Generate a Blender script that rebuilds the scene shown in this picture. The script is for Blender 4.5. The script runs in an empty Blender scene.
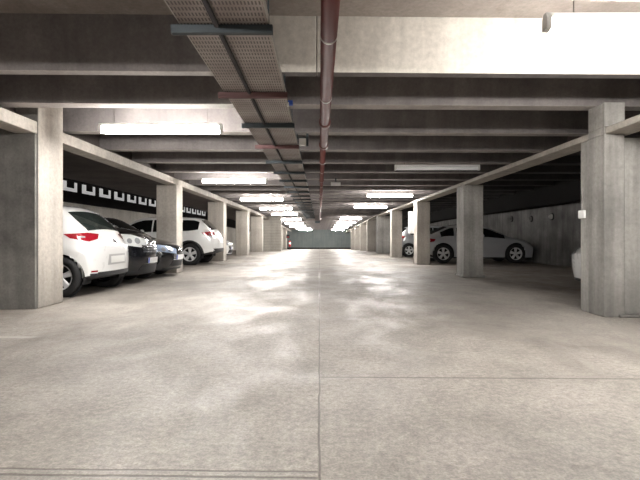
import bpy, bmesh, math, random
from mathutils import Vector, Matrix
from mathutils.bvhtree import BVHTree
random.seed(4)
S = bpy.context.scene
COL = S.collection
R = math.radians

# ------------------------------------------------------------------ materials
def new_mat(name):
    m = bpy.data.materials.new(name); m.use_nodes = True
    nt = m.node_tree; b = nt.nodes['Principled BSDF']
    return m, nt, b

def plain(name, col, rough=.5, metal=0., coat=0., emit=None, es=0., spec=.5, trans=0.):
    m, nt, b = new_mat(name)
    b.inputs['Base Color'].default_value = (*col, 1)
    b.inputs['Roughness'].default_value = rough
    b.inputs['Metallic'].default_value = metal
    b.inputs['Coat Weight'].default_value = coat
    b.inputs['Specular IOR Level'].default_value = spec
    b.inputs['Transmission Weight'].default_value = trans
    if emit:
        b.inputs['Emission Color'].default_value = (*emit, 1)
        b.inputs['Emission Strength'].default_value = es
    # faint procedural unevenness
    n = nt.nodes.new('ShaderNodeTexNoise'); n.inputs['Scale'].default_value = 6
    tc = nt.nodes.new('ShaderNodeTexCoord'); nt.links.new(tc.outputs['Object'], n.inputs['Vector'])
    mr = nt.nodes.new('ShaderNodeMapRange')
    mr.inputs['To Min'].default_value = max(0.02, rough-.04); mr.inputs['To Max'].default_value = min(1, rough+.06)
    nt.links.new(n.outputs['Fac'], mr.inputs['Value']); nt.links.new(mr.outputs['Result'], b.inputs['Roughness'])
    return m

def concrete(name, c1, c2, rough=.85, scale=1.0, streak=.5, bump=.15, stain=0., boards=0.):
    m, nt, b = new_mat(name)
    N, L = nt.nodes, nt.links
    tc = N.new('ShaderNodeTexCoord')
    def noise(sc, det=6, vec=None, rr=.6):
        n = N.new('ShaderNodeTexNoise'); n.inputs['Scale'].default_value = sc
        n.inputs['Detail'].default_value = det; n.inputs['Roughness'].default_value = rr
        L.new(vec or tc.outputs['Object'], n.inputs['Vector']); return n
    def mapping(s):
        mp = N.new('ShaderNodeMapping'); mp.inputs['Scale'].default_value = s
        L.new(tc.outputs['Object'], mp.inputs['Vector']); return mp.outputs['Vector']
    big = noise(1.1*scale, 5)
    fine = noise(22*scale, 8, rr=.7)
    st = noise(1.0, 5, mapping((5, 5, .35)))
    ramp = N.new('ShaderNodeValToRGB')
    ramp.color_ramp.elements[0].position = .32; ramp.color_ramp.elements[1].position = .68
    ramp.color_ramp.elements[0].color = (*c1, 1); ramp.color_ramp.elements[1].color = (*c2, 1)
    L.new(big.outputs['Fac'], ramp.inputs['Fac'])
    def mul(col, fac_out, lo, hi, a, z):
        mr = N.new('ShaderNodeMapRange'); mr.inputs['From Min'].default_value = a; mr.inputs['From Max'].default_value = z
        mr.inputs['To Min'].default_value = lo; mr.inputs['To Max'].default_value = hi
        L.new(fac_out, mr.inputs['Value'])
        mx = N.new('ShaderNodeMix'); mx.data_type = 'RGBA'; mx.blend_type = 'MULTIPLY'; mx.inputs[0].default_value = 1
        L.new(col, mx.inputs[6]); L.new(mr.outputs['Result'], mx.inputs[7]); return mx.outputs[2]
    c = mul(ramp.outputs['Color'], fine.outputs['Fac'], .8, 1.12, .3, .7)
    c = mul(c, st.outputs['Fac'], 1-streak*.45, 1.05, .3, .62)
    if boards:
        w = N.new('ShaderNodeTexWave'); w.bands_direction = 'Z'; w.inputs['Scale'].default_value = boards
        w.inputs['Distortion'].default_value = .4; L.new(tc.outputs['Object'], w.inputs['Vector'])
        c = mul(c, w.outputs['Fac'], .86, 1.0, 0.0, .25)
    if stain:
        sx = N.new('ShaderNodeSeparateXYZ'); L.new(tc.outputs['Object'], sx.inputs['Vector'])
        ad = N.new('ShaderNodeMath'); ad.operation = 'MULTIPLY_ADD'
        L.new(big.outputs['Fac'], ad.inputs[0]); ad.inputs[1].default_value = -1.2
        L.new(sx.outputs['Z'], ad.inputs[2])
        c = mul(c, ad.outputs[0], 1-stain, 1., -.6, .05)
    L.new(c, b.inputs['Base Color'])
    b.inputs['Roughness'].default_value = rough
    bp = N.new('ShaderNodeBump'); bp.inputs['Strength'].default_value = bump; bp.inputs['Distance'].default_value = .02
    L.new(fine.outputs['Fac'], bp.inputs['Height']); L.new(bp.outputs['Normal'], b.inputs['Normal'])
    return m

def floor_mat():
    m, nt, b = new_mat('polished_concrete_floor')
    N, L = nt.nodes, nt.links
    tc = N.new('ShaderNodeTexCoord'); OB = tc.outputs['Object']
    sx = N.new('ShaderNodeSeparateXYZ'); L.new(OB, sx.inputs['Vector'])
    def mp(s):
        q = N.new('ShaderNodeMapping'); q.inputs['Scale'].default_value = s; L.new(OB, q.inputs['Vector']); return q.outputs['Vector']
    def noise(sc, det=6, vec=None, rr=.6, dist=0):
        n = N.new('ShaderNodeTexNoise'); n.inputs['Scale'].default_value = sc; n.inputs['Distortion'].default_value = dist
        n.inputs['Detail'].default_value = det; n.inputs['Roughness'].default_value = rr
        L.new(vec or OB, n.inputs['Vector']); return n.outputs['Fac']
    def math_(op, a, bb=None, c=None):
        n = N.new('ShaderNodeMath'); n.operation = op
        for i, v in enumerate((a, bb, c)):
            if v is None: continue
            if isinstance(v, (int, float)): n.inputs[i].default_value = v
            else: L.new(v, n.inputs[i])
        return n.outputs[0]
    def rng(v, a, z, lo, hi):
        n = N.new('ShaderNodeMapRange'); n.inputs['From Min'].default_value = a; n.inputs['From Max'].default_value = z
        n.inputs['To Min'].default_value = lo; n.inputs['To Max'].default_value = hi; L.new(v, n.inputs['Value']); return n.outputs[0]
    def mix(kind, c, v, f=1):
        n = N.new('ShaderNodeMix'); n.data_type = 'RGBA'; n.blend_type = kind
        if isinstance(f, (int, float)): n.inputs[0].default_value = f
        else: L.new(f, n.inputs[0])
        L.new(c, n.inputs[6])
        if isinstance(v, tuple): n.inputs[7].default_value = (*v, 1)
        else: L.new(v, n.inputs[7])
        return n.outputs[2]
    big = noise(.45, 6, mp((1, 1, 1)), .65, .6)
    mid = noise(2.2, 6, mp((1, .8, 1)), .7, .4)
    fine = noise(28, 8, None, .75)
    speck = noise(90, 3, None, .6)
    ramp = N.new('ShaderNodeValToRGB')
    e = ramp.color_ramp.elements
    e[0].position = .30; e[0].color = (.25, .224, .198, 1)
    e[1].position = .70; e[1].color = (.445, .41, .37, 1)
    L.new(big, ramp.inputs['Fac'])
    c = ramp.outputs['Color']
    c = mix('MULTIPLY', c, rng(mid, .3, .7, .76, 1.12))
    c = mix('MULTIPLY', c, rng(fine, .34, .66, .58, 1.28))
    c = mix('MULTIPLY', c, rng(speck, .35, .65, .8, 1.15))
    # floor colour multiplied darker in the bays
    ax = math_('ABSOLUTE', sx.outputs['X'])
    bay = rng(ax, 3.2, 4.4, 0., 1.)
    c = mix('MULTIPLY', c, (.55, .5, .47), math_('MULTIPLY', bay, .8))
    # expansion joints: along the aisle and across it
    wob = math_('MULTIPLY', math_('SUBTRACT', noise(3, 3), .5), .02)
    xj = math_('ADD', sx.outputs['X'], wob)
    j1 = rng(math_('ABSOLUTE', xj), .0025, .007, 1., 0.)
    right = rng(sx.outputs['X'], -.02, .02, 0., 1.)
    left = math_('SUBTRACT', 1., right)
    ytilt = math_('ADD', math_('MULTIPLY_ADD', sx.outputs['X'], .02, sx.outputs['Y']), wob)
    def cross(y0, side, w=.006):
        d = math_('ABSOLUTE', math_('SUBTRACT', ytilt, y0))
        return math_('MULTIPLY', rng(d, w, w*2.2, 1., 0.), side)
    js = [j1, cross(3.02, right), cross(1.755, left, .005), cross(1.80, left, .004), math_('MULTIPLY', cross(3.9, right, .003), .5), cross(8.6, left), cross(9.4, right), cross(14.8, left), cross(15.2, right), cross(21., right), cross(21.2, left)]
    tot = js[0]
    for q in js[1:]: tot = math_('MAXIMUM', tot, q)
    tot = math_('MULTIPLY', tot, rng(fine, .35, .6, .5, 1.))
    c = mix('MIX', c, (.06, .05, .045), math_('MULTIPLY', tot, .8))
    # faint worn white parking line on the left
    pl = math_('MULTIPLY', rng(math_('ABSOLUTE', math_('SUBTRACT', sx.outputs['Y'], 4.22)), .03, .05, 1., 0.),
               math_('MULTIPLY', rng(sx.outputs['X'], -2.62, -2.55, 1., 0.), rng(mid, .35, .6, .1, .45)))
    c = mix('MIX', c, (.62, .6, .57), pl)
    L.new(c, b.inputs['Base Color'])
    rg = rng(noise(1.3, 7, mp((1, .6, 1)), .7, .5), .36, .62, .36, .72)
    rg = math_('ADD', rg, rng(fine, .3, .7, -.10, .12))
    L.new(rg, b.inputs['Roughness'])
    b.inputs['Specular IOR Level'].default_value = .55
    bp = N.new('ShaderNodeBump'); bp.inputs['Strength'].default_value = .4; bp.inputs['Distance'].default_value = .014
    hh = math_('SUBTRACT', math_('ADD', fine, math_('MULTIPLY', mid, .6)), math_('MULTIPLY', tot, .9))
    L.new(hh, bp.inputs['Height']); L.new(bp.outputs['Normal'], b.inputs['Normal'])
    return m

def tray_mat():
    m, nt, b = new_mat('perforated_galvanised_tray')
    N, L = nt.nodes, nt.links
    tc = N.new('ShaderNodeTexCoord'); sx = N.new('ShaderNodeSeparateXYZ'); L.new(tc.outputs['Object'], sx.inputs['Vector'])
    def mth(op, a, bb=None):
        n = N.new('ShaderNodeMath'); n.operation = op
        for i, v in enumerate((a, bb)):
            if v is None: continue
            if isinstance(v, (int, float)): n.inputs[i].default_value = v
            else: L.new(v, n.inputs[i])
        return n.outputs[0]
    sxx = mth('SINE', mth('MULTIPLY', sx.outputs['X'], 2*math.pi/.022))
    syy = mth('SINE', mth('MULTIPLY', sx.outputs['Y'], 2*math.pi/.07))
    holes = mth('MULTIPLY', mth('GREATER_THAN', sxx, .1), mth('GREATER_THAN', syy, -.35))
    ns = N.new('ShaderNodeTexNoise'); ns.inputs['Scale'].default_value = 3; L.new(tc.outputs['Object'], ns.inputs['Vector'])
    ramp = N.new('ShaderNodeValToRGB'); ramp.color_ramp.elements[0].color = (.24, .20, .185, 1); ramp.color_ramp.elements[1].color = (.40, .36, .335, 1)
    ramp.color_ramp.elements[0].position = .3; ramp.color_ramp.elements[1].position = .7
    L.new(ns.outputs['Fac'], ramp.inputs['Fac'])
    mx = N.new('ShaderNodeMix'); mx.data_type = 'RGBA'; mx.inputs[7].default_value = (.05, .04, .04, 1)
    L.new(mth('MULTIPLY', holes, .8), mx.inputs[0]); L.new(ramp.outputs['Color'], mx.inputs[6]); L.new(mx.outputs[2], b.inputs['Base Color'])
    b.inputs['Roughness'].default_value = .6; b.inputs['Metallic'].default_value = .15
    return m

M = {}
M['floor'] = floor_mat()
M['slab'] = concrete('soffit_concrete', (.22, .185, .165), (.34, .30, .27), streak=.2)
M['rib'] = concrete('shaded_rib_concrete', (.125, .112, .110), (.20, .18, .174), streak=.45, scale=1.4)
M['riblit'] = concrete('lit_rib_underside_concrete', (.34, .31, .29), (.46, .42, .39), streak=.3, scale=1.4)  # shaded rib faces and lit undersides are put into the two colours
M['ribrightlit'] = concrete('lamplit_panel_concrete', (.50, .46, .41), (.62, .58, .52), streak=.35, scale=.8)  # rib panel coloured pale to carry the near lamp's light
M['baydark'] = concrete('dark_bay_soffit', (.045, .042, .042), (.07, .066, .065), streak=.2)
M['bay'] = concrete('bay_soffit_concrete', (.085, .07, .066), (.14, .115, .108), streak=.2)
M['col'] = concrete('column_concrete', (.40, .365, .325), (.56, .52, .465), streak=.45, stain=.35)
M['coldark'] = concrete('stained_column_concrete', (.26, .25, .235), (.46, .44, .41), streak=.9, stain=.5)
M['pier'] = concrete('pier_concrete', (.33, .32, .30), (.52, .50, .465), streak=.8, stain=.45)
M['partl'] = concrete('shaded_partition_concrete', (.13, .125, .118), (.28, .27, .25), scale=1.6, streak=.5)  # dark colour stands in for the unlit front of partition and column
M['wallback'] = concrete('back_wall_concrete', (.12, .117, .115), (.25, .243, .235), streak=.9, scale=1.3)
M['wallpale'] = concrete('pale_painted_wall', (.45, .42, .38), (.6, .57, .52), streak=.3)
M['wallfar'] = concrete('grey_green_far_wall', (.135, .155, .152), (.17, .19, .185), streak=.3)
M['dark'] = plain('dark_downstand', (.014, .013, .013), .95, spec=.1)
M['block'] = concrete('blockwork', (.42, .39, .345), (.56, .53, .47), streak=.4, boards=1.6)
M['tray'] = tray_mat()
M['channel'] = plain('dark_channel_steel', (.035, .045, .052), .55, .3)
M['channelred'] = plain('rusty_channel_steel', (.10, .045, .045), .6, .2)
M['traymetal'] = plain('galvanised_edge', (.42, .40, .37), .5, .5)
M['cable'] = plain('black_cable', (.03, .026, .028), .6)
M['cablegrey'] = plain('grey_cable', (.25, .23, .22), .6)
M['pipe'] = plain('oxide_red_pipe', (.085, .013, .010), .6, spec=.15)
M['pipering'] = plain('coupling_red', (.12, .035, .03), .5)
M['steel'] = plain('steel_band', (.5, .46, .43), .4, .6)
M['pipegrey'] = plain('pale_red_pipe', (.15, .05, .045), .4)  # far pipe length, a paler red than the near one
M['tube_on'] = plain('lit_tube', (1, 1, 1), .5, emit=(1., .965, .92), es=170)
M['tube_off'] = plain('unlit_tube', (.8, .8, .78), .3, emit=(1, .97, .93), es=.12)
M['housing'] = plain('lamp_housing', (.75, .74, .71), .5)
M['wire'] = plain('hanger_wire', (.1, .09, .08), .6)
M['white'] = plain('white_paint', (.80, .80, .79), .28, coat=1.)
M['black'] = plain('black_paint', (.008, .009, .012), .16, coat=1.)
M['silver'] = plain('silver_paint', (.46, .47, .49), .3, .2, coat=1.)
M['glass'] = plain('car_glass', (.006, .007, .007), .08, spec=.45)
M['glassgreen'] = plain('tinted_glass', (.02, .028, .026), .04, spec=.8)
M['tire'] = plain('tyre_rubber', (.012, .012, .013), .75)
M['rim'] = plain('alloy_rim', (.75, .75, .76), .35, .25)
M['rimdark'] = plain('wheel_well', (.006, .006, .007), .9)
M['vent'] = plain('glowing_vent_panel', (.85, .85, .84), .6, emit=(1, 1, 1), es=.28)  # faint glow added to brighten the vent panels
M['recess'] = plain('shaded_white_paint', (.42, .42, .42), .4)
M['trim'] = plain('black_plastic', (.015, .015, .017), .6)
M['redlight'] = plain('red_lens', (.30, .008, .018), .12, coat=1.)
M['lamp'] = plain('headlamp_lens', (.78, .80, .80), .12, .0, coat=1.)
M['lampin'] = plain('headlamp_reflector', (.6, .63, .66), .15, .5)
M['lampblue'] = plain('cool_headlamp_lens', (.42, .52, .70), .1, .1, coat=1.)
M['chrome'] = plain('chrome', (.75, .78, .85), .12, .95)
M['plate'] = plain('number_plate', (.78, .78, .76), .4)
M['plateblue'] = plain('plate_blue', (.03, .08, .45), .4)
M['whitebox'] = plain('white_enclosure', (.78, .78, .76), .5)
M['redpaint'] = plain('signal_red', (.5, .02, .03), .35)
M['blue'] = plain('blue_plastic', (.03, .10, .5), .4)

# ------------------------------------------------------------------ helpers
def link(name, bm, mat, parent=None, loc=None, smooth=False, bevel=0.):
    me = bpy.data.meshes.new(name)
    bmesh.ops.recalc_face_normals(bm, faces=bm.faces)
    bm.to_mesh(me); bm.free()
    o = bpy.data.objects.new(name, me); COL.objects.link(o)
    for mm in (mat if isinstance(mat, (list, tuple)) else [mat]): me.materials.append(mm)
    if smooth:
        for p in me.polygons: p.use_smooth = True
    if parent: o.parent = parent
    if loc is not None: o.location = loc
    if bevel:
        md = o.modifiers.new('Bevel', 'BEVEL'); md.width = bevel; md.segments = 2; md.limit_method = 'ANGLE'
    return o

def box(bm, x0, x1, y0, y1, z0, z1, d0=0., d1=0.):
    """box; d0/d1 drop at the y0/y1 end"""
    vs = [bm.verts.new(p) for p in ((x0, y0, z0-d0), (x1, y0, z0-d0), (x1, y1, z0-d1), (x0, y1, z0-d1),
                                    (x0, y0, z1-d0), (x1, y0, z1-d0), (x1, y1, z1-d1), (x0, y1, z1-d1))]
    for f in ((0, 3, 2, 1), (4, 5, 6, 7), (0, 1, 5, 4), (1, 2, 6, 5), (2, 3, 7, 6), (3, 0, 4, 7)):
        bm.faces.new([vs[i] for i in f])
    return vs

def cyl(bm, p0, p1, r0, r1=None, n=20, caps=True):
    r1 = r0 if r1 is None else r1
    p0, p1 = Vector(p0), Vector(p1); d = (p1-p0).normalized()
    up = Vector((0, 0, 1)) if abs(d.z) < .9 else Vector((1, 0, 0))
    a = d.cross(up).normalized(); b_ = d.cross(a)
    A = [bm.verts.new(p0+(a*math.cos(t)+b_*math.sin(t))*r0) for t in [2*math.pi*i/n for i in range(n)]]
    B = [bm.verts.new(p1+(a*math.cos(t)+b_*math.sin(t))*r1) for t in [2*math.pi*i/n for i in range(n)]]
    for i in range(n): bm.faces.new((A[i], A[(i+1) % n], B[(i+1) % n], B[i]))
    if caps: bm.faces.new(A); bm.faces.new(B[::-1])

def lathe(bm, prof, axis='Y', center=(0, 0, 0), n=32):
    """prof: list of (r, t); t along axis"""
    rings = []
    for r, t in prof:
        ring = []
        for i in range(n):
            a = 2*math.pi*i/n
            p = {'Y': (r*math.cos(a), t, r*math.sin(a)), 'Z': (r*math.cos(a), r*math.sin(a), t), 'X': (t, r*math.cos(a), r*math.sin(a))}[axis]
            ring.append(bm.verts.new(Vector(p)+Vector(center)))
        rings.append(ring)
    for A, B in zip(rings, rings[1:]):
        for i in range(n): bm.faces.new((A[i], A[(i+1) % n], B[(i+1) % n], B[i]))
    return rings

def empty(name, loc, label, cat, group=None, rz=0):
    o = bpy.data.objects.new(name, None); COL.objects.link(o); o.location = loc; o.rotation_euler = (0, 0, rz)
    o.empty_display_size = .2
    return tag(o, label, cat, group)

def tag(o, label, cat, group=None):
    o['label'] = label; o['category'] = cat
    if group: o['group'] = group
    return o

def struct(o): o['kind'] = 'structure'; return o

# the building falls away gently beyond y = 28
def drop(y): return max(0., (y-28)*.02)

XL, XR = -3.62, 3.28
WL, WR = -7.75, 7.75
YEND = 59.6

# ------------------------------------------------------------------ room shell
def long_slab(name, mat, x0, x1, z0, z1, ys=(-6, 28, YEND+.3), bevel=0):
    bm = bmesh.new()
    for a, b_ in zip(ys, ys[1:]): box(bm, x0, x1, a, b_, z0, z1, drop(a), drop(b_))
    bmesh.ops.remove_doubles(bm, verts=bm.verts, dist=1e-4)
    return struct(link(name, bm, mat, bevel=bevel))

long_slab('floor', M['floor'], WL-.3, WR+.3, -.2, 0)
long_slab('ceiling', M['slab'], -4.25, 4.6, 3.0, 3.2)
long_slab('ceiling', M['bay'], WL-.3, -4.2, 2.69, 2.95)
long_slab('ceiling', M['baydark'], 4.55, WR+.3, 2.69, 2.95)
# back walls of the bays: pale below, dark downstand on top
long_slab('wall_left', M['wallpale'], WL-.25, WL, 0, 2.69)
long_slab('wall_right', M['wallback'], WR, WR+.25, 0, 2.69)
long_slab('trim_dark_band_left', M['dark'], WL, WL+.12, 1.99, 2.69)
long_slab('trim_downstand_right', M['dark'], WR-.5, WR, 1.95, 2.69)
bm = bmesh.new(); box(bm, WL-.3, WR+.3, YEND, YEND+.3, -1.0, 3.); struct(link('wall_far', bm, M['wallfar']))
bm = bmesh.new(); box(bm, WL-.3, WR+.3, YEND-.05, YEND, -drop(YEND), -drop(YEND)+.18); struct(link('trim_far_kerb', bm, M['dark']))
bm = bmesh.new(); box(bm, WL-.3, WR+.3, -6.3, -6, -.2, 3.2); struct(link('wall_near', bm, M['col']))

# longitudinal edge beams
long_slab('edge_beam', M['col'], -3.90, XL, 2.245, 2.40, bevel=.01)
long_slab('edge_beam', M['col'], XR, 3.60, 2.105, 2.18, bevel=.01)
long_slab('edge_beam', M['bay'], -4.25, -3.92, 2.48, 3.1)
long_slab('edge_beam', M['bay'], 4.5, 4.62, 2.47, 3.1)

# cross ribs of the aisle ceiling (tapered stems)
def rib(y, w, zb=2.48, mat='rib', xr=(-3.915, 4.495)):
    bm = bmesh.new(); t = .03
    x0, x1 = xr
    pr = [(-t, 3.02), (0, zb), (w, zb), (w+t, 3.02)]
    A = [bm.verts.new((x0, p, z)) for p, z in pr]; B = [bm.verts.new((x1, p, z)) for p, z in pr]
    for i in range(4): bm.faces.new((A[i], A[(i+1) % 4], B[(i+1) % 4], B[i]))
    bm.faces.new(A); bm.faces.new(B[::-1])
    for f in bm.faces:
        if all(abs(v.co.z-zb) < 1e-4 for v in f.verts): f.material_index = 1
    o = struct(link('ceiling_rib', bm, [M[mat], M['riblit' if mat != 'ribrightlit' else 'rib']], loc=(0, y, -drop(y+.1)), bevel=.008)); o.rotation_euler = (0, 0, R(1.1))
ys = [-4.2, -2.8, -1.4, 0., 1.4, 2.8]
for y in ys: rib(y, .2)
rib(4.36, .12, xr=(-3.915, -.62)); rib(4.36, .12, mat='ribrightlit', xr=(-.612, -.03)); rib(4.36, .12, mat='ribrightlit', xr=(-.022, 4.495))
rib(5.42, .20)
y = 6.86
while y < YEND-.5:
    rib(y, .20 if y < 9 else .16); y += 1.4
# shallow ribs in the right bays
y = -4.
while y < 34:
    bm = bmesh.new(); box(bm, 4.63, WR-.51, y, y+.25, 2.52, 2.70, drop(y), drop(y)); struct(link('bay_rib', bm, M['baydark'])); y += 1.4

# partitions either side
bm = bmesh.new(); box(bm, WL, -3.625, 5.86, 5.898, 0, 2.24); box(bm, WL, -3.92, 5.905, 6.4, 0, 2.69); struct(link('wall_partition_left', bm, M['partl']))
bm = bmesh.new(); box(bm, 3.50, WR, 5.34, 5.6, .0, 2.07); struct(link('wall_partition_right', bm, M['pier']))
bm = bmesh.new(); box(bm, 3.42, WR, 5.22, 5.335, 0., .035); struct(link('trim_kerb_right', bm, M['coldark'], bevel=.015))
bm = bmesh.new(); box(bm, -4.35, -2.74, 32.9, 33.3, -.4, 2.4); struct(link('wall_block_left', bm, M['block']))

# ------------------------------------------------------------------ columns
def column(x0, x1, y0, y1, z1, label, mat, group, base=None, front=None):
    d = drop(y1)+ (.02 if y1 > 28 else 0)
    root = empty('concrete_column', ((x0+x1)/2, (y0+y1)/2, -drop(y0)), label, 'column', group)
    cx, cy = (x0+x1)/2, (y0+y1)/2
    bm = bmesh.new(); box(bm, x0-cx, x1-cx, y0-cy, y1-cy, -(d-drop(y0)), z1)
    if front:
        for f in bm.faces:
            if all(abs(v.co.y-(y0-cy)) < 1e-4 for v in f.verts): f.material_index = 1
    link('shaft', bm, [M[mat]]+([M[front]] if front else []), root, bevel=.018)
    if base:
        bm = bmesh.new(); box(bm, x0-cx-base, x1-cx+base, y0-cy-base, y1-cy+base, 0, .06)
        link('base', bm, M['coldark'], root, bevel=.02)
    return root
gl, gr = 'concrete columns along the left of the aisle', 'concrete columns along the right of the aisle'
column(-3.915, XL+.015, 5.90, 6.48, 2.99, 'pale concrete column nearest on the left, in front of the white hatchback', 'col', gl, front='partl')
column(-4.12, XL+.02, 11.62, 12.12, 2.245, 'concrete column between the two black cars and the white SUV', 'col', gl)
column(-4.20, XL+.02, 17.3, 17.85, 2.245, 'concrete column just behind the rear of the white SUV', 'col', gl)
column(-4.20, XL+.02, 23.1, 23.75, 2.245, 'third free-standing concrete column down the left, standing beyond the white SUV', 'col', gl)
column(-4.35, XL+.02, 29.0, 29.6, 2.245, 'small far left column standing just before the blockwork wall end', 'col', gl)
for i, yy in enumerate((39.4, 45.0, 50.6)):
    column(-4.3, XL+.02, yy, yy+.6, 2.245, 'far column hidden behind the blockwork wall on the left', 'col', gl)

# nearest right: narrow shaft with a pilaster in front
r1 = empty('concrete_pier', (3.40, 5.6, 0), 'large stained concrete pier nearest on the right with a pilaster in front', 'column')
bm = bmesh.new(); box(bm, -.125, .09, -.02, .17, 0, 2.10); link('shaft', bm, M['pier'], r1, bevel=.012)
bm = bmesh.new(); box(bm, -.14, .095, -.34, -.02, 0, 2.10); link('pilaster', bm, M['coldark'], r1, bevel=.012)
bm = bmesh.new(); box(bm, -.14, .095, -.34, -.02, 2.185, 2.46); box(bm, -.14, -.125, -.34, -.02, 2.1, 2.185); link('head_block', bm, M['coldark'], r1, bevel=.006)
HR = 2.10
column(XR-.02, 3.71, 10.4, 10.93, HR, 'dark-stained concrete column in front of the silver coupe on the right', 'coldark', gr, base=.03)
column(XR-.02, 3.70, 15.36, 15.9, HR, 'concrete column at the tail of the silver coupe with a white cabinet behind it', 'col', gr)
column(XR-.02, 3.73, 20.7, 21.2, HR, 'concrete column at the tail of the second silver car on the right', 'col', gr)
column(XR-.02, 3.98, 25.9, 26.4, HR, 'wide grey concrete column second beyond the far silver car, right side', 'coldark', gr)
column(XR-.02, 4.4, 31.3, 31.8, HR, 'pale far right column, fourth from the end wall', 'col', gr)
column(XR-.02, 4.4, 36.6, 37.1, HR, 'far right column, third from the end wall', 'col', gr)
column(XR-.02, 4.4, 41.9, 42.4, HR, 'far right column, second from the end wall', 'col', gr)
column(XR-.02, 4.4, 47.2, 47.7, HR, 'farthest pale right column next to the grey-green end wall', 'col', gr)

# ------------------------------------------------------------------ tube lamps
def tube_lamp(cx, y, z, ln, label, on=True, wires=True, thick=1.0):
    z -= drop(y)
    root = empty('fluorescent_lamp', (cx, y, z), label, 'lamp', 'fluorescent batten lamps under the ceiling')
    h = ln/2
    bm = bmesh.new(); box(bm, -h, h, -.025, .025, .04, .075); link('housing', bm, M['housing'], root, bevel=.006)
    bm = bmesh.new(); cyl(bm, (-h+.04, 0, 0), (h-.04, 0, 0), .036*thick, n=14)
    link('tube', bm, M['tube_on' if on else 'tube_off'], root, smooth=True)
    for s in (-1, 1):
        bm = bmesh.new(); box(bm, s*(h-.02)-.02, s*(h-.02)+.02, -.035, .035, -.04, .05); link('end_cap', bm, M['housing'], root, bevel=.005)
        if wires:
            bm = bmesh.new(); cyl(bm, (s*(h-.2), 0, .08), (s*(h-.2), 0, 3.0-drop(y)-z-.0), .004, n=6); link('hanger', bm, M['wire'], root)
    if on:
        # the lamp's own light, at the tube
        ld = bpy.data.lights.new('tube_light', 'AREA'); ld.shape = 'RECTANGLE'; ld.size = ln*.95; ld.size_y = .08
        ld.energy = (34 if y < 20 else 60); ld.color = (1., .965, .925)
        lo = bpy.data.objects.new('tube_light', ld); COL.objects.link(lo); lo.parent = root; lo.location = (0, 0, -.05)
        lo.visible_camera = True
    return root
LP = {}
tube_lamp(-2.12, 6.15, 2.36, 1.65, 'lit tube lamp hanging nearest on the left by the first column')
tube_lamp(2.35, 3.12, 2.36, 1.65, 'lit tube lamp at the top right corner, closest to the viewer')
tube_lamp(2.42, 9.45, 2.33, 1.75, 'unlit grey tube lamp over the right side of the aisle', on=False)
for i, y in enumerate((11.6, 17.2, 22.8, 28.4, 34.0, 39.6, 45.2)):
    tube_lamp(-2.15, y, 2.33, 1.65, ['second lit lamp down the left side, after the first column', 'third lit lamp down the left side of the aisle', 'fourth lit lamp down the left side of the aisle',
        'fifth lit lamp down the left, before the blockwork wall', 'far left lit lamp just past the blockwork wall', 'far left lit lamp, third from the end wall', 'far left lit lamp, second from the end wall'][i])
tube_lamp(-1.7, 55.5, 2.33, 1.65, 'added last left lamp close against the end wall, brightening it')  # lamp added close to the end wall to brighten it
tube_lamp(-1.8, 50.5, 2.33, 1.65, 'next-to-last left lit lamp, low before the end wall')
for i, y in enumerate((15.7, 21.6, 33., 38.4, 43., 48., 55.5)):
    tube_lamp(2.4 if i < 2 else 2.25, y, 2.33, 1.6, ['lit lamp on the right beyond the unlit one', 'second lit lamp beyond the unlit one on the right', 'nearest lamp of the bright far right cluster', 'second lamp of the bright far right cluster', 'third lamp of the bright far right cluster', 'fourth lamp of the bright far right cluster', 'added lamp after the bright far right cluster, brightening the end wall'][i])  # the last of these is added to brighten the end wall
# unseen lamps added behind the viewer to light the near floor
tube_lamp(-2.15, .4, 2.36, 1.65, 'added tube lamp overhead on the left, unseen behind the viewer')
tube_lamp(2.3, -2.6, 2.36, 1.65, 'added tube lamp overhead on the right, unseen behind the viewer')
tube_lamp(-2.15, -4.6, 2.36, 1.65, 'rearmost added tube lamp overhead, unseen behind the viewer')

# ------------------------------------------------------------------ cable trays
def tray(x0, x1, label):
    z = 2.318
    root = empty('cable_tray', ((x0+x1)/2, 0, z), label, 'cable tray', 'cable trays under the ceiling')
    h = (x1-x0)/2
    bm = bmesh.new(); box(bm, -h, h, -2, 36, 0, .006); link('bottom', bm, M['tray'], root)
    for s in (-1, 1):
        bm = bmesh.new(); box(bm, s*h-.003, s*h+.003, -2, 36, -.001, .06); link('side_rail', bm, M['traymetal'], root)
    n = 5
    for k in range(n):
        bm = bmesh.new(); xx = -h+.04+(2*h-.08)*k/(n-1)
        cyl(bm, (xx, -2, .024), (xx, 36, .024), .012+.003*(k % 2), n=8); link('cable', bm, M['cable' if k % 2 else 'cablegrey'], root, smooth=True)
    return root
tray(-.915, -.685, 'left perforated cable tray hung beside the lamps')
tray(-.655, -.335, 'right, wider perforated cable tray, nearer the red pipe')
bm = bmesh.new(); cyl(bm, (-.67, -2, 2.300), (-.67, 36, 2.300), .018, n=8)
tag(link('power_cable', bm, M['cable'], smooth=True), 'thick black cable running in the gap between the two trays', 'cable')
bars = [1.6, 3.02, 4.42, 5.62]+[6.95+1.4*k for k in range(20)]
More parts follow.
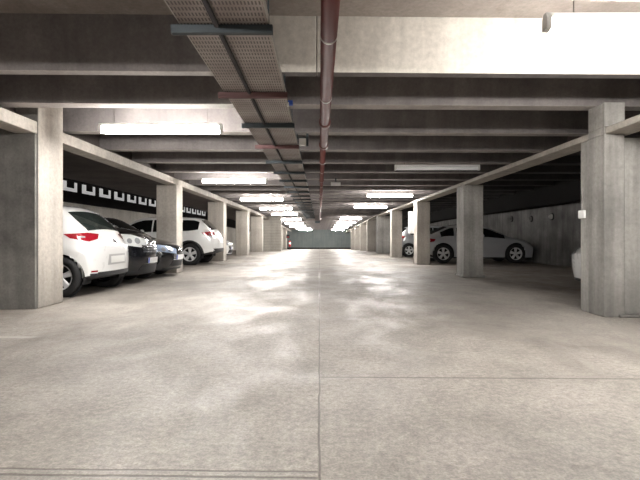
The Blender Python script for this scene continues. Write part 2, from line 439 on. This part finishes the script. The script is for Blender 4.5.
for i, y in enumerate(bars):
    x0 = -.97 if i != 3 else -.95
    lab = {0: 'tray support bar overhead, above the viewer', 1: 'thick dark tray support bar nearest the top of the view', 2: 'second tray support bar from the top of the view', 3: 'third tray support bar from the top, by the white ceiling patch', 4: 'reddish fourth tray support bar beside the white junction box'}.get(i, 'dark tray support bar farther down the cable trays')
    b_ = empty('tray_support', (-.635, y, 2.28), lab, 'bracket', 'support bars under the cable trays' )
    if i in (0, 1, 2, 3, 4): b_['group'] = 'support bars under the cable trays'
    bm = bmesh.new(); box(bm, x0+.635, .33, -.022, .022, -.028, .028)
    link('bar', bm, M['channelred' if i in (4, 2) else 'channel'], b_, bevel=.004)
    for xr in (-.034, .33-.03):
        bm = bmesh.new(); cyl(bm, (xr, 0, .03), (xr, 0, (.205 if abs(y-5.62) > .01 and y > 4 else .72)), .007, n=6); link('rod', bm, M['channel'], b_)
# ------------------------------------------------------------------ red pipe
pr = empty('sprinkler_pipe', (.065, 0, 2.30), 'long dark red pipe running down the middle of the ceiling', 'pipe')
bm = bmesh.new(); cyl(bm, (0, -2, 0), (0, 6.9, 0), .057, n=24); link('pipe_run', bm, M['pipe'], pr, smooth=True)
bm = bmesh.new(); cyl(bm, (-.01, 6.9, .005), (-.01, 36, .005), .046, n=20); o = link('pipe_run', bm, M['pipegrey'], pr, smooth=True)
o['label'] = 'slimmer, paler far length of the pipe'
for y in (3.15, 4.55, 9.7, 12.5, 15.3, 18.1, 21., 24., 27., 30.):
    bm = bmesh.new(); r = .060 if y < 6.9 else .050
    lathe(bm, [(r-.004, -.012), (r, -.010), (r, .010), (r-.004, .012)], 'Y', (0 if y < 6.9 else -.01, y, 0 if y < 6.9 else .005), 24)
    link('clamp_ring', bm, M['steel'], pr, smooth=True)
for y in (5.55, 6.9, 8.4, 11.2, 13.9, 16.7):
    bm = bmesh.new(); r = .070 if y < 7 else .058
    lathe(bm, [(r-.014, -.07), (r-.002, -.06), (r, -.05), (r, .05), (r-.002, .06), (r-.014, .07)], 'Y', (0 if y < 7 else -.01, y, 0), 24)
    link('coupling', bm, M['pipering'], pr, smooth=True)
for k in range(12):
    y = 3.0+2.8*k
    bm = bmesh.new(); cyl(bm, (0, y, .05), (0, y, .2), .006, n=6); link('hanger_rod', bm, M['channel'], pr)

# small fittings by the pipe
jb = empty('junction_box', (-.245, 6.75, 2.31), 'white junction box on a black bracket right of the cable trays', 'junction box')
bm = bmesh.new(); box(bm, -.05, .05, -.05, .05, -.05, .05); link('enclosure', bm, M['whitebox'], jb, bevel=.008)
bm = bmesh.new(); box(bm, .055, .085, -.04, .04, -.06, .12); box(bm, -.08, .085, -.01, .01, .052, .07); link('bracket', bm, M['channel'], jb)
bx_ = empty('emergency_light', (.44, 12.4, 2.34), 'small white box fitting under the ceiling right of the red pipe', 'light fitting')
bm = bmesh.new(); box(bm, -.13, .13, -.05, .05, -.04, .05); link('enclosure', bm, M['whitebox'], bx_, bevel=.01)
bm = bmesh.new(); box(bm, -.02, .02, -.02, .02, .05, .16); link('mount', bm, M['channel'], bx_)
bt = empty('cable_clip', (-.30, 4.86, 2.33), 'small blue and white clip on the right edge of the cable tray', 'clip')
bm = bmesh.new(); box(bm, -.032, .02, -.02, .02, -.02, .03); link('clip_body', bm, M['blue'], bt, bevel=.004)
bm = bmesh.new(); box(bm, -.04, -.02, -.05, .02, -.03, .0); link('tag', bm, M['whitebox'], bt)
bm = bmesh.new(); box(bm, -.35, .05, 37.3, 37.5, 2.05, 2.22); tag(link('cable_duct', bm, M['channel'], bevel=.01), 'dark duct box under the ceiling at the far end of the trays', 'duct')
# switch on the right pier
sw = empty('switch_box', (3.272, 5.70, 1.20), 'small white switch box on the inner face of the right pier', 'switch')
bm = bmesh.new(); box(bm, -.035, 0, -.06, .06, -.05, .05); link('enclosure', bm, M['whitebox'], sw, bevel=.008)
bm = bmesh.new(); cyl(bm, (-.012, 0, .05), (-.012, 0, .30), .006, n=6); link('conduit', bm, M['cablegrey'], sw)
# white cabinet behind the right column
wc = empty('wall_cabinet', (3.38, 15.992, 1.42), 'white metal cabinet fixed to the back of a right-hand column', 'cabinet')
bm = bmesh.new(); box(bm, -.26, .20, -.09, .16, -.38, .38); link('enclosure', bm, M['whitebox'], wc, bevel=.01)
bm = bmesh.new(); box(bm, -.24, .18, .16, .17, -.36, .36); link('door', bm, M['whitebox'], wc, bevel=.004)
# stubs on the right back wall
for y, z, lab in ((18.5, 1.64, 'round wall socket on the right back wall, leftmost, above the coupe bonnet'), (16.8, 1.58, 'middle round wall socket on the right back wall'), (15.3, 1.60, 'round wall socket on the right back wall, nearest the pier')):
    w = empty('wall_lamp', (WR, y, z), lab, 'wall fitting', 'round fittings on the right back wall')
    bm = bmesh.new(); lathe(bm, [(.001, -.10), (.05, -.10), (.08, -.06), (.09, 0)], 'X', n=20); link('dome', bm, M['whitebox' if z == 1.60 else 'wallback'], w, smooth=True)
    bm = bmesh.new(); lathe(bm, [(.085, -.03), (.12, -.02), (.12, 0)], 'X', n=20); link('collar', bm, M['trim'], w, smooth=True)
# pale vent blocks under the left bay soffit
for k in range(16):
    y = 12.6+1.16*k*1.0
    v = empty('vent_grille', (WL+.12, y+.3, 2.46), 'pale square vent panel high on the dark band of the left back wall', 'vent', 'row of vent panels high on the left back wall')
    bm = bmesh.new(); box(bm, 0, .03, -.44, .38, -.14, -.04); box(bm, 0, .03, -.44, -.22, -.04, .15); box(bm, 0, .03, .24, .38, -.04, .15)
    link('frame', bm, M['vent'], v, bevel=.006)
    bm = bmesh.new(); box(bm, 0, .012, -.22, .24, -.04, .15); link('opening', bm, M['dark'], v)
# far left sign and extinguisher
sg = empty('wall_sign', (XL+.1, 50.9, 1.35-drop(51)), 'small dark sign on the far left column by the end wall', 'sign')
bm = bmesh.new(); box(bm, -.08, .26, -.52, -.48, -.10, .28); link('panel', bm, M['trim'], sg, bevel=.01)
bm = bmesh.new(); box(bm, -.02, .20, -.525, -.52, -.02, .06); link('symbol', bm, M['redpaint'], sg)
fe = empty('fire_extinguisher', (-3.32, 51.6, -drop(51.6)), 'red fire extinguisher on a stand with a white label at the far left', 'fire extinguisher')
bm = bmesh.new(); lathe(bm, [(.001, .30), (.10, .30), (.13, .34), (.13, .82), (.10, .92), (.04, .98), (.001, .98)], 'Z', n=20); link('cylinder', bm, M['redpaint'], fe, smooth=True)
bm = bmesh.new(); lathe(bm, [(.134, .58), (.134, .80)], 'Z', n=20); link('tag', bm, M['whitebox'], fe, smooth=True)
bm = bmesh.new(); cyl(bm, (0, 0, .97), (0, 0, 1.04), .03); box(bm, -.03, .14, -.015, .015, 1.02, 1.06); link('handle', bm, M['trim'], fe)
bm = bmesh.new(); lathe(bm, [(.001, 0), (.17, 0), (.17, .03), (.04, .05), (.04, .30), (.001, .30)], 'Z', n=20); link('stand', bm, M['trim'], fe)

# ------------------------------------------------------------------ cars
def interp(pts, x):
    if x <= pts[0][0]: return pts[0][1]
    for (a, va), (b_, vb) in zip(pts, pts[1:]):
        if x <= b_:
            t = (x-a)/(b_-a); return va+(vb-va)*t
    return pts[-1][1]
def smooth_curve(pts, x, r=.05):
    return sum(interp(pts, x+d*r) for d in (-1, -.5, 0, .5, 1))/5

def car(name, label, loc, facing, L, W, top, belt, bot, wheels, wr, paint, ws, hatch, win, rear_light=None, head=None,
        nose='grille', sill='trim', grp=None, arch_trim=None, seedc=0, bulge=.13, glass='glass', plate=True, pillars=(), headmat='lamp', rearwin=None, rimn=5, mirrors=(-1, 1)):
    """local frame: x from rear bumper (0) to front bumper (L), y left, z up. facing +1: nose to +X, -1: nose to -X"""
    root = empty(name, loc, label, 'car', grp, rz=0 if facing > 0 else math.pi)
    nx = int(L/.045); xs = [L*i/nx for i in range(nx+1)]
    nl, nu, nv = 16, 7, 12
    hw = W/2
    def T(x): return smooth_curve(top, x)
    def Mz(x): return min(smooth_curve(belt, x), T(x)-.03)
    def B(x): return smooth_curve(bot, x)
    def side_w(x, z, s, upper):
        if upper:
            hgt = T(x)-Mz(x); tum = min(.235, .10+hgt*.30)
            return hw*(.965-tum*(s**1.35))
        k = s
        return hw*(.93+.07*math.sin(min(1, k*1.25)*math.pi/2)-.035*max(0, (k-.75)/.25))
    def deform(p):
        x, y, z = p
        e = abs(y)/hw
        dr = max(0, 1-x/.75); df = max(0, 1-(L-x)/.9)
        x2 = x+bulge*(e**3)*dr**.7-(bulge*1.25)*(e**2.6)*df**.7
        zmid = .55
        # round bumper fascias vertically
        q = min(1, abs(z-zmid)/.5)
        x2 += .05*q*q*(dr**4)-.09*q*q*(df**4)
        z2 = z-.035*(e**2)*(1 if z > .6 else 0)*min(1, max(0, (z-.6)/.2))
        w2 = 1-.10*dr**2.2-.13*df**2.2
        return (x2, y*w2, z2)
    verts = {}
    bm = bmesh.new()
    def V(key, p):
        if key not in verts: verts[key] = bm.verts.new(deform(p))
        return verts[key]
    def side_pt(i, j, sgn):
        x = xs[i]
        if j <= nl:
            s = j/nl; z = B(x)+(Mz(x)-B(x))*s; y_ = side_w(x, z, s, False)
        else:
            s = (j-nl)/nu; z = Mz(x)+(T(x)-Mz(x))*s; y_ = side_w(x, z, s, True)
        return x, y_*sgn, z
    def SV(i, j, sgn): return V(('s', i, j, sgn), side_pt(i, j, sgn))
    NJ = nl+nu
    def TV(i, v, j=NJ):  # across
        if v == 0: return SV(i, j, -1)
        if v == nv: return SV(i, j, 1)
        x, y_, z = side_pt(i, j, 1)
        return V(('t', i, j, v), (x, y_*(-1+2*v/nv), z+(.02*(1-(2*v/nv-1)**2) if j == NJ else 0)))
    MP, MG = 0, 1
    def in_arch(x, z, m=0): return any((x-wx)**2+(z-wr)**2 < (wr*1.14+m)**2 for wx in wheels)
    for sgn in (-1, 1):
        for i in range(nx):
            for j in range(NJ):
                c = [SV(i, j, sgn), SV(i+1, j, sgn), SV(i+1, j+1, sgn), SV(i, j+1, sgn)]
                pc = [side_pt(i, j, sgn), side_pt(i+1, j, sgn), side_pt(i+1, j+1, sgn), side_pt(i, j+1, sgn)]
                mx_, mz_ = sum(q[0] for q in pc)/4, sum(q[2] for q in pc)/4
                if in_arch(mx_, mz_): continue
                f = bm.faces.new(c); f.smooth = True
                if nl < j < NJ-1 and win[0] < mx_ < win[1] and T(mx_)-Mz(mx_) > .14 and not any(abs(mx_-p) < .035 for p in pillars): f.material_index = MG
                elif j == 0 and sill: f.material_index = 2
    for i in range(nx):
        mx_ = (xs[i]+xs[i+1])/2
        for v in range(nv):
            f = bm.faces.new([TV(i, v), TV(i, v+1), TV(i+1, v+1), TV(i+1, v)]); f.smooth = True
            if (ws[0] < mx_ < ws[1] or hatch[0] < mx_ < hatch[1]) and 0 < v < nv-1: f.material_index = MG
            f = bm.faces.new([TV(i, v, 0), TV(i+1, v, 0), TV(i+1, v+1, 0), TV(i, v+1, 0)]); f.material_index = 2
    for i in (0, nx):
        for j in range(NJ):
            for v in range(nv):
                f = bm.faces.new([TV(i, v, j), TV(i, v+1, j), TV(i, v+1, j+1), TV(i, v, j+1)]); f.smooth = True
                if j <= 1: f.material_index = 2
    # pull arch borders onto the circle
    done = set()
    for k, v in verts.items():
        if k[0] != 's' or k in done: continue
        if any(len(e.link_faces) == 1 for e in v.link_edges):
            for wx in wheels:
                dx, dz = v.co.x-wx, v.co.z-wr
                d = math.hypot(dx, dz); ra = wr*1.14
                if 0 < d < ra*1.25 and dz > -.12: v.co.x = wx+dx/d*ra; v.co.z = wr+dz/d*ra
    loose = [v for v in bm.verts if not v.link_faces]
    if loose: bmesh.ops.delete(bm, geom=loose, context='VERTS')
    bmesh.ops.recalc_face_normals(bm, faces=bm.faces)
    bvh = BVHTree.FromBMesh(bm)
    # glass split into its own part
    gf = [f for f in bm.faces if f.material_index == MG]
    gb = bmesh.new(); mp_ = {}
    for f in gf:
        nvs = []
        for v in f.verts:
            if v not in mp_: mp_[v] = gb.verts.new(v.co)
            nvs.append(mp_[v])
        g = gb.faces.new(nvs); g.smooth = True
    bmesh.ops.delete(bm, geom=gf, context='FACES_ONLY')
    for f in bm.faces:
        if f.material_index == 2: f.material_index = 1
    body = link('body', bm, [M[paint], M['trim']], root)
    # separate panes into islands: side, front, rear
    groups = {}
    seen = set()
    gb.normal_update(); gb.faces.ensure_lookup_table()
    for f in gb.faces:
        if f in seen: continue
        st = [f]; isl = []
        seen.add(f)
        while st:
            q = st.pop(); isl.append(q)
            for e in q.edges:
                for g in e.link_faces:
                    if g not in seen and (g.normal.dot(q.normal) > .55): seen.add(g); st.append(g)
        if len(isl) < 3: continue
        nb = bmesh.new(); mm = {}
        for q in isl:
            nb.faces.new([mm.setdefault(v, None) or mm.__setitem__(v, nb.verts.new(v.co)) or mm[v] for v in q.verts])
        cxm = sum(q.calc_center_median().x for q in isl)/len(isl)
        cym = sum(q.calc_center_median().y for q in isl)/len(isl)
        nm = 'side_window' if abs(cym) > hw*.4 else ('windshield' if cxm > L*.5 else 'rear_window')
        link(nm, nb, M[glass], root, smooth=True)
    gb.free()
    def decal(nm, mat, bottom, topc, mode, n=14, m=7, off=.006, thick=True, parent=root):
        """bottom/topc: lists of (a,z); mode gives a ray: 'rear','front','side+','side-', or (px,py,dx,dy) custom"""
        nb = bmesh.new(); grid = []
        for i in range(n+1):
            t = i/n; row = []
            ab = interp([(k/(len(bottom)-1), q[0]) for k, q in enumerate(bottom)], t); zb = interp([(k/(len(bottom)-1), q[1]) for k, q in enumerate(bottom)], t)
            at = interp([(k/(len(topc)-1), q[0]) for k, q in enumerate(topc)], t); zt = interp([(k/(len(topc)-1), q[1]) for k, q in enumerate(topc)], t)
            for j in range(m+1):
                a = ab+(at-ab)*j/m; z = zb+(zt-zb)*j/m
                if mode == 'rear': o, d = Vector((-1, a, z)), Vector((1, 0, 0))
                elif mode == 'front': o, d = Vector((L+1, a, z)), Vector((-1, 0, 0))
                elif mode == 'side+': o, d = Vector((a, 3, z)), Vector((0, -1, 0))
                elif mode == 'side-': o, d = Vector((a, -3, z)), Vector((0, 1, 0))
                else:
                    # corner: a = distance round the corner; mode = (x0, y0, angle)
                    x0, y0, ang = mode
                    d = Vector((math.cos(ang), math.sin(ang), 0)); pq = Vector((-d.y, d.x, 0))
                    o = Vector((x0, y0, z))-d*2+pq*a
                hit, nrm, idx, dist = bvh.ray_cast(o, d)
                row.append(nb.verts.new(hit-d*off) if hit else None)
            grid.append(row)
        for i in range(n):
            for j in range(m):
                q = [grid[i][j], grid[i+1][j], grid[i+1][j+1], grid[i][j+1]]
                if all(q): nb.faces.new(q).smooth = True
        bad = [v for v in nb.verts if not v.link_faces]
        if bad: bmesh.ops.delete(nb, geom=bad, context='VERTS')
        if not nb.faces: nb.free(); return None
        return link(nm, nb, M[mat], parent, smooth=True)
    # wheels
    def wheel(wx, sgn):
        we = bpy.data.objects.new('wheel', None); COL.objects.link(we); we.parent = root; we.location = (wx, sgn*(hw-.12), wr)
        we.empty_display_size = .1
        s = sgn
        tb = bmesh.new(); rr = wr*.66
        lathe(tb, [(rr, -.10*s), (wr*.93, -.10*s), (wr, -.07*s), (wr, .07*s), (wr*.93, .095*s), (rr, .10*s), (rr*.97, .06*s), (rr*.97, -.10*s)], 'Y', n=36)
        link('tire', tb, M['tire'], we, smooth=True)
        rb = bmesh.new()
        lathe(rb, [(rr*.97, .085*s), (rr*.99, .095*s), (rr*.90, .088*s), (rr*.86, .03*s), (rr*.86, -.05*s)], 'Y', n=36)
        for k in range(rimn):
            a = 2*math.pi*k/rimn+.3
            ca, sa = math.cos(a), math.sin(a)
            hwid = .26*rr if rimn <= 5 else .10*rr
            pts = [(0.08*rr, -hwid*.55), (0.08*rr, hwid*.55), (.92*rr, hwid), (.92*rr, -hwid)]
            lo = [rb.verts.new((ca*p-sa*q, .055*s, sa*p+ca*q)) for p, q in pts]
            hi = [rb.verts.new((ca*p-sa*q*.7, (.088 if p > .5*rr else .078)*s, sa*p+ca*q*.7)) for p, q in pts]
            for i in range(4): rb.faces.new((lo[i], lo[(i+1) % 4], hi[(i+1) % 4], hi[i]))
            rb.faces.new(hi)
        cyl(rb, (0, .05*s, 0), (0, .092*s, 0), rr*.22, n=16)
        link('rim', rb, M['rim'], we, smooth=False)
        db = bmesh.new(); cyl(db, (0, -.04*s, 0), (0, .03*s, 0), rr*.86, n=24); link('brake_disc', db, M['rimdark'], we)
    for wx in wheels:
        for sgn in (-1, 1):
            wheel(wx, sgn)
            ab = bmesh.new(); ra = wr*1.14
            n = 24; ring0, ring1 = [], []
            for k in range(n+1):
                a = -.35+(math.pi+.7)*k/n
                ring0.append(ab.verts.new((wx+ra*math.cos(a), sgn*hw*.925, wr+ra*math.sin(a))))
                ring1.append(ab.verts.new((wx+ra*math.cos(a), sgn*(hw-.33), wr+ra*math.sin(a))))
            for k in range(n): ab.faces.new((ring0[k], ring0[k+1], ring1[k+1], ring1[k]))
            ab.faces.new(ring1)
            link('wheel_arch_liner', ab, M['rimdark'], root)
            if arch_trim:
                cb = bmesh.new(); ri = ra-.004; ro = ra+.055; A, Bq = [], []
                for k in range(n+1):
                    a = -.30+(math.pi+.60)*k/n
                    for rr_, lst in ((ri, A), (ro, Bq)):
                        px, pz = wx+rr_*math.cos(a), wr+rr_*math.sin(a)
                        hit = bvh.ray_cast(Vector((px, sgn*3, max(pz, .3) if rr_ == ro else max(pz, .3))), Vector((0, -sgn, 0)))[0]
                        yy = sgn*(hw+.012) if hit is None or abs(hit.y) < hw*.7 else hit.y+sgn*.014
                        lst.append(cb.verts.new((px, yy, pz)))
                for k in range(n): cb.faces.new((A[k], A[k+1], Bq[k+1], Bq[k]))
                link('wheel_arch_trim', cb, M['trim'], root, smooth=True)
    # mirrors
    mxp = ws[0]-.30 if ws[0] > L*.4 else L*.62
    for sgn in mirrors:
        mb = bmesh.new(); zc = Mz(mxp)+.06
        bmesh.ops.create_uvsphere(mb, u_segments=14, v_segments=8, radius=1, matrix=Matrix.Translation((mxp, sgn*(hw+.08), zc)) @ Matrix.Diagonal((.07, .11, .075, 1)))
        box(mb, mxp-.02, mxp+.02, min(sgn*(hw*.9), sgn*(hw+.03)), max(sgn*(hw*.9), sgn*(hw+.03)), zc-.05, zc-.02)
        link('wing_mirror', mb, M[paint], root, smooth=True)
    # door handles
    for sgn in ('side+', 'side-'):
        hx = [w for w in win]
        xm = win[0]+(win[1]-win[0])*.42
        decal('door_handle', paint, [(xm, Mz(xm)-.13), (xm+.17, Mz(xm)-.13)], [(xm, Mz(xm)-.10), (xm+.17, Mz(xm)-.10)], sgn, 6, 2, off=.025)
    if rear_light:
        for sgn in (-1, 1):
            bt_, tp_ = rear_light
            o = decal('tail_light', 'redlight', [(a*sgn, z) for a, z in bt_], [(a*sgn, z) for a, z in tp_], (0, sgn*hw, math.atan2(-sgn*.75, .65)), 18, 8, .006)
            if o:
                c0 = [(a*.6*sgn, z) for a, z in bt_]; 
                zz = sum(z for a, z in bt_+tp_)/(len(bt_)+len(tp_)); am = sum(a for a, z in bt_)/len(bt_)
                decal('tail_light_lens', 'lampin', [((am+.02)*sgn, zz-.02), ((am+.10)*sgn, zz-.015)], [((am+.02)*sgn, zz+.005), ((am+.10)*sgn, zz+.01)], (0, sgn*hw, math.atan2(-sgn*.75, .65)), 6, 2, .012, parent=o)
    if head:
        for sgn in (-1, 1):
            bt_, tp_ = head
            o = decal('headlight', headmat, [(a*sgn, z) for a, z in bt_], [(a*sgn, z) for a, z in tp_], (L, sgn*hw, math.atan2(-sgn*.75, -.65)), 18, 8, .006)
            for am, rr_ in ((.09, .06), (-.07, .05)):
                zz = sum(z for a, z in bt_+tp_)/(len(bt_)+len(tp_))
                decal('headlight_reflector', 'lampin', [((am-rr_*math.cos(q*math.pi/8))*sgn, zz-rr_*math.sin(q*math.pi/8)) for q in range(9)], [((am-rr_*math.cos(q*math.pi/8))*sgn, zz+rr_*math.sin(q*math.pi/8)) for q in range(9)], (L, sgn*hw, math.atan2(-sgn*.75, -.65)), 12, 6, .012, parent=o or root)
    if nose == 'grille' or nose == 'wide':
        gz = Mz(L-.05)
        decal('grille', 'trim', [(-hw*.45, gz-.16), (0, gz-.19), (hw*.45, gz-.16)], [(-hw*.6, gz-.03), (0, gz-.05), (hw*.6, gz-.03)], 'front', 16, 5, .006)
        for k in range(3):
            decal('grille_bar', 'chrome', [(-hw*.5, gz-.075-.05*k), (0, gz-.09-.05*k), (hw*.5, gz-.075-.05*k)], [(-hw*.5, gz-.045-.05*k), (0, gz-.058-.05*k), (hw*.5, gz-.045-.05*k)], 'front', 16, 2, .014)
        decal('lower_grille', 'trim', [(-hw*.62, .25), (hw*.62, .25)], [(-hw*.5, .38), (hw*.5, .38)], 'front', 14, 4, .006)
        if plate:
            p = decal('number_plate', 'plate', [(-.26, .40), (.26, .40)], [(-.26, .51), (.26, .51)], 'front', 8, 2, .02)
            decal('plate_band', 'plateblue', [(-.26, .40), (-.215, .40)], [(-.26, .51), (-.215, .51)], 'front', 2, 2, .024, parent=p or root)
    return root, decal, body

# 1. white hatchback, rear to the aisle
top = [(0, .76), (.02, .80), (.10, .90), (.16, 1.02), (.62, 1.385), (.80, 1.425), (1.5, 1.45), (2.2, 1.43), (2.5, 1.37), (3.25, 1.0), (3.4, .96), (3.9, .80), (4.06, .66)]
belt = [(0, .74), (.10, .86), (.4, 1.03), (.9, .98), (2.0, .94), (3.2, .90), (3.9, .74), (4.06, .62)]
bot = [(0, .30), (.2, .24), (.6, .20), (3.4, .18), (3.9, .20), (4.06, .24)]
c1, dec, _ = car('hatchback_car', 'white hatchback parked tail-out behind the first left column', (-3.40, 7.76, 0), -1, 4.06, 1.66, top, belt, bot, (.54, 3.15), .31,
    'white', (2.52, 3.22), (.18, .56), (.62, 3.1), mirrors=(1,), rear_light=([(-.16, .89), (0, .85), (.26, .90)], [(-.20, .97), (0, .99), (.34, .965)]), nose=None, pillars=(1.75,), glass='glassgreen')
dec('number_plate', 'plate', [(-.26, .50), (.26, .50)], [(-.26, .61), (.26, .61)], 'rear', 8, 2, .012)
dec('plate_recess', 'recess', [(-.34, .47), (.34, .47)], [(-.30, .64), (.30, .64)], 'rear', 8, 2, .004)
dec('bumper_insert', 'trim', [(-.62, .30), (.62, .30)], [(-.56, .37), (.56, .37)], 'rear', 12, 2, .006)
for s in (-1, 1):
    dec('reflector', 'redlight', [(s*.58, .375), (s*.70, .375)], [(s*.58, .40), (s*.70, .40)], 'rear', 6, 2, .012)
dec('badge', 'chrome', [(0, .80), (.045, .85), (0, .90)], [(0, .80), (-.045, .85), (0, .90)], 'rear', 6, 4, .01)

# 2. black car, nose to the aisle
top2 = [(0, .95), (.1, 1.1), (.6, 1.48), (1.6, 1.54), (2.3, 1.50), (3.15, 1.13), (3.3, 1.10), (3.75, 1.01), (3.95, .92), (4.03, .80)]
belt2 = [(0, .9), (.6, 1.02), (2, .98), (3.2, 1.02), (3.8, .93), (4.03, .76)]
bot2 = [(0, .26), (.5, .20), (3.4, .18), (3.9, .17), (4.03, .2)]
hl = ([(-.34, .80), (0, .74), (.30, .70)], [(-.42, .99), (0, .97), (.28, .88)])
car('hatchback_car', 'black hatchback facing the aisle, right beside the white hatchback', (-3.38-4.03, 9.375, 0), 1, 4.03, 1.52, top2, belt2, bot2, (.72, 3.25), .30,
    'black', (2.35, 3.12), (.15, .55), (.6, 3.0), head=hl, nose='wide', mirrors=(), bulge=.22, grp='black cars parked nose-out on the left')
# 3. lower black car
top3 = [(0, .88), (.1, 1.0), (.7, 1.34), (1.6, 1.40), (2.2, 1.35), (2.95, .93), (3.1, .89), (3.5, .80), (3.72, .70), (3.80, .60)]
belt3 = [(0, .8), (.6, .9), (2, .86), (3.0, .80), (3.5, .72), (3.80, .54)]
bot3 = [(0, .24), (.5, .18), (3.3, .16), (3.7, .16), (3.8, .18)]
hl3 = ([(-.30, .62), (0, .57), (.28, .53)], [(-.36, .76), (0, .73), (.26, .65)])
car('hatchback_car', 'lower black car facing the aisle, tucked against the second left column', (-3.28-3.80, 10.87, 0), 1, 3.8, 1.36, top3, belt3, bot3, (.65, 3.1), .285,
    'black', (2.25, 2.92), (.15, .6), (.6, 2.8), head=hl3, nose='wide', mirrors=(), bulge=.20, headmat='lampblue', grp='black cars parked nose-out on the left')
# 4. white SUV
top4 = [(0, .86), (.05, .98), (.12, 1.10), (.55, 1.50), (.75, 1.56), (1.6, 1.60), (2.4, 1.57), (2.65, 1.50), (3.35, 1.12), (3.5, 1.07), (4.1, .95), (4.3, .80), (4.37, .7)]
belt4 = [(0, .84), (.1, .98), (.45, 1.16), (.9, 1.08), (2, 1.04), (3.4, 1.0), (4.1, .88), (4.37, .66)]
bot4 = [(0, .42), (.3, .34), (.7, .27), (3.5, .25), (4.1, .28), (4.37, .34)]
c4, dec, _ = car('suv_car', 'white SUV with black lower trim parked tail-out between two left columns', (-3.38, 15.9, 0), -1, 4.37, 1.8, top4, belt4, bot4, (.86, 3.48), .355,
    'white', (2.68, 3.30), (.16, .52), (.55, 3.25), rear_light=([(-.16, .99), (0, .95), (.26, .98)], [(-.20, 1.07), (0, 1.10), (.34, 1.07)]), nose=None, arch_trim=True, pillars=(1.15, 2.1))
dec('bumper_insert', 'trim', [(-.8, .40), (.8, .40)], [(-.76, .54), (.76, .54)], 'rear', 12, 2, .006)
dec('number_plate', 'plate', [(-.26, .72), (.26, .72)], [(-.26, .83), (.26, .83)], 'rear', 8, 2, .012)
# 5. white car nose-out beyond the third column
car('hatchback_car', 'white car parked nose-out behind the column past the white SUV, barely visible', (-3.90-4.03, 19.6, 0) if False else (-3.72-3.8, 19.6, 0), 1, 3.8, 1.6, top3, belt3, bot3, (.65, 3.1), .285,
    'white', (2.25, 2.92), (.15, .6), (.6, 2.8), head=hl3, nose='grille', grp=None)
# 6. silver coupe on the right, nose to the wall
top6 = [(0, .80), (.05, .90), (.20, 1.00), (.85, 1.30), (1.2, 1.35), (1.75, 1.35), (2.1, 1.28), (2.75, .96), (2.9, .93), (3.4, .80), (3.62, .66), (3.70, .55)]
belt6 = [(0, .78), (.2, .90), (.7, .94), (1.8, .90), (2.8, .87), (3.35, .76), (3.70, .5)]
bot6 = [(0, .30), (.3, .22), (.6, .18), (3.2, .16), (3.7, .18)]
c6, dec, _ = car('coupe_car', 'silver coupe parked nose to the wall behind the dark-stained right column', (3.66, 16.88, 0), 1, 4.0, 1.72, [(a*1.075, z) for a, z in top6], [(a*1.075, z) for a, z in belt6], [(a*1.075, z) for a, z in bot6], (.67, 3.20), .335,
    'silver', (2.28, 2.92), (.27, .86), (.54, 2.92), rear_light=([(-.16, .76), (0, .73), (.24, .76)], [(-.18, .86), (0, .88), (.28, .85)]), nose=None, pillars=(1.08,))
# 7. second silver car on the right
car('hatchback_car', 'silver hatchback behind the right column with the white cabinet', (3.53, 22.1, 0), 1, 4.0, 1.7, top, belt, bot, (.62, 3.1), .30,
    'silver', (2.52, 3.22), (.18, .56), (.62, 3.1), rear_light=([(-.16, .86), (0, .82), (.26, .87)], [(-.20, .97), (0, .99), (.34, .955)]), nose=None, pillars=(1.75,))
# 8. white car behind the right pier, nose-out
car('hatchback_car', 'white car whose nose just shows past the large right pier', (4.33+3.2, 7.5, 0), -1, 3.2, 1.60, [(a*.842, z) for a, z in top3], [(a*.842, z) for a, z in belt3], [(a*.842, z) for a, z in bot3], (.55, 2.6), .285,
    'white', (1.9, 2.46), (.15, .5), (.5, 2.36), head=hl3, nose=None)

# ------------------------------------------------------------------ world, camera
w = bpy.data.worlds.new('World'); S.world = w; w.use_nodes = True
bg = w.node_tree.nodes['Background']; bg.inputs[0].default_value = (1, .97, .94, 1); bg.inputs[1].default_value = .07
cam = bpy.data.cameras.new('Camera'); co = bpy.data.objects.new('Camera', cam); COL.objects.link(co)
co.location = (0, 0, .92); co.rotation_euler = (R(90), 0, 0)
cam.sensor_width = 36; cam.lens = 460/640*36; cam.shift_y = -3/640; cam.shift_x = .001
cam.clip_end = 200
S.camera = co
S.view_settings.view_transform = 'Standard'
S.view_settings.look = 'None'
S.view_settings.exposure = 0.22
S.cycles.max_bounces = 8; S.cycles.diffuse_bounces = 5; S.cycles.glossy_bounces = 3
S.cycles.use_denoising = True
S.cycles.sample_clamp_indirect = 4
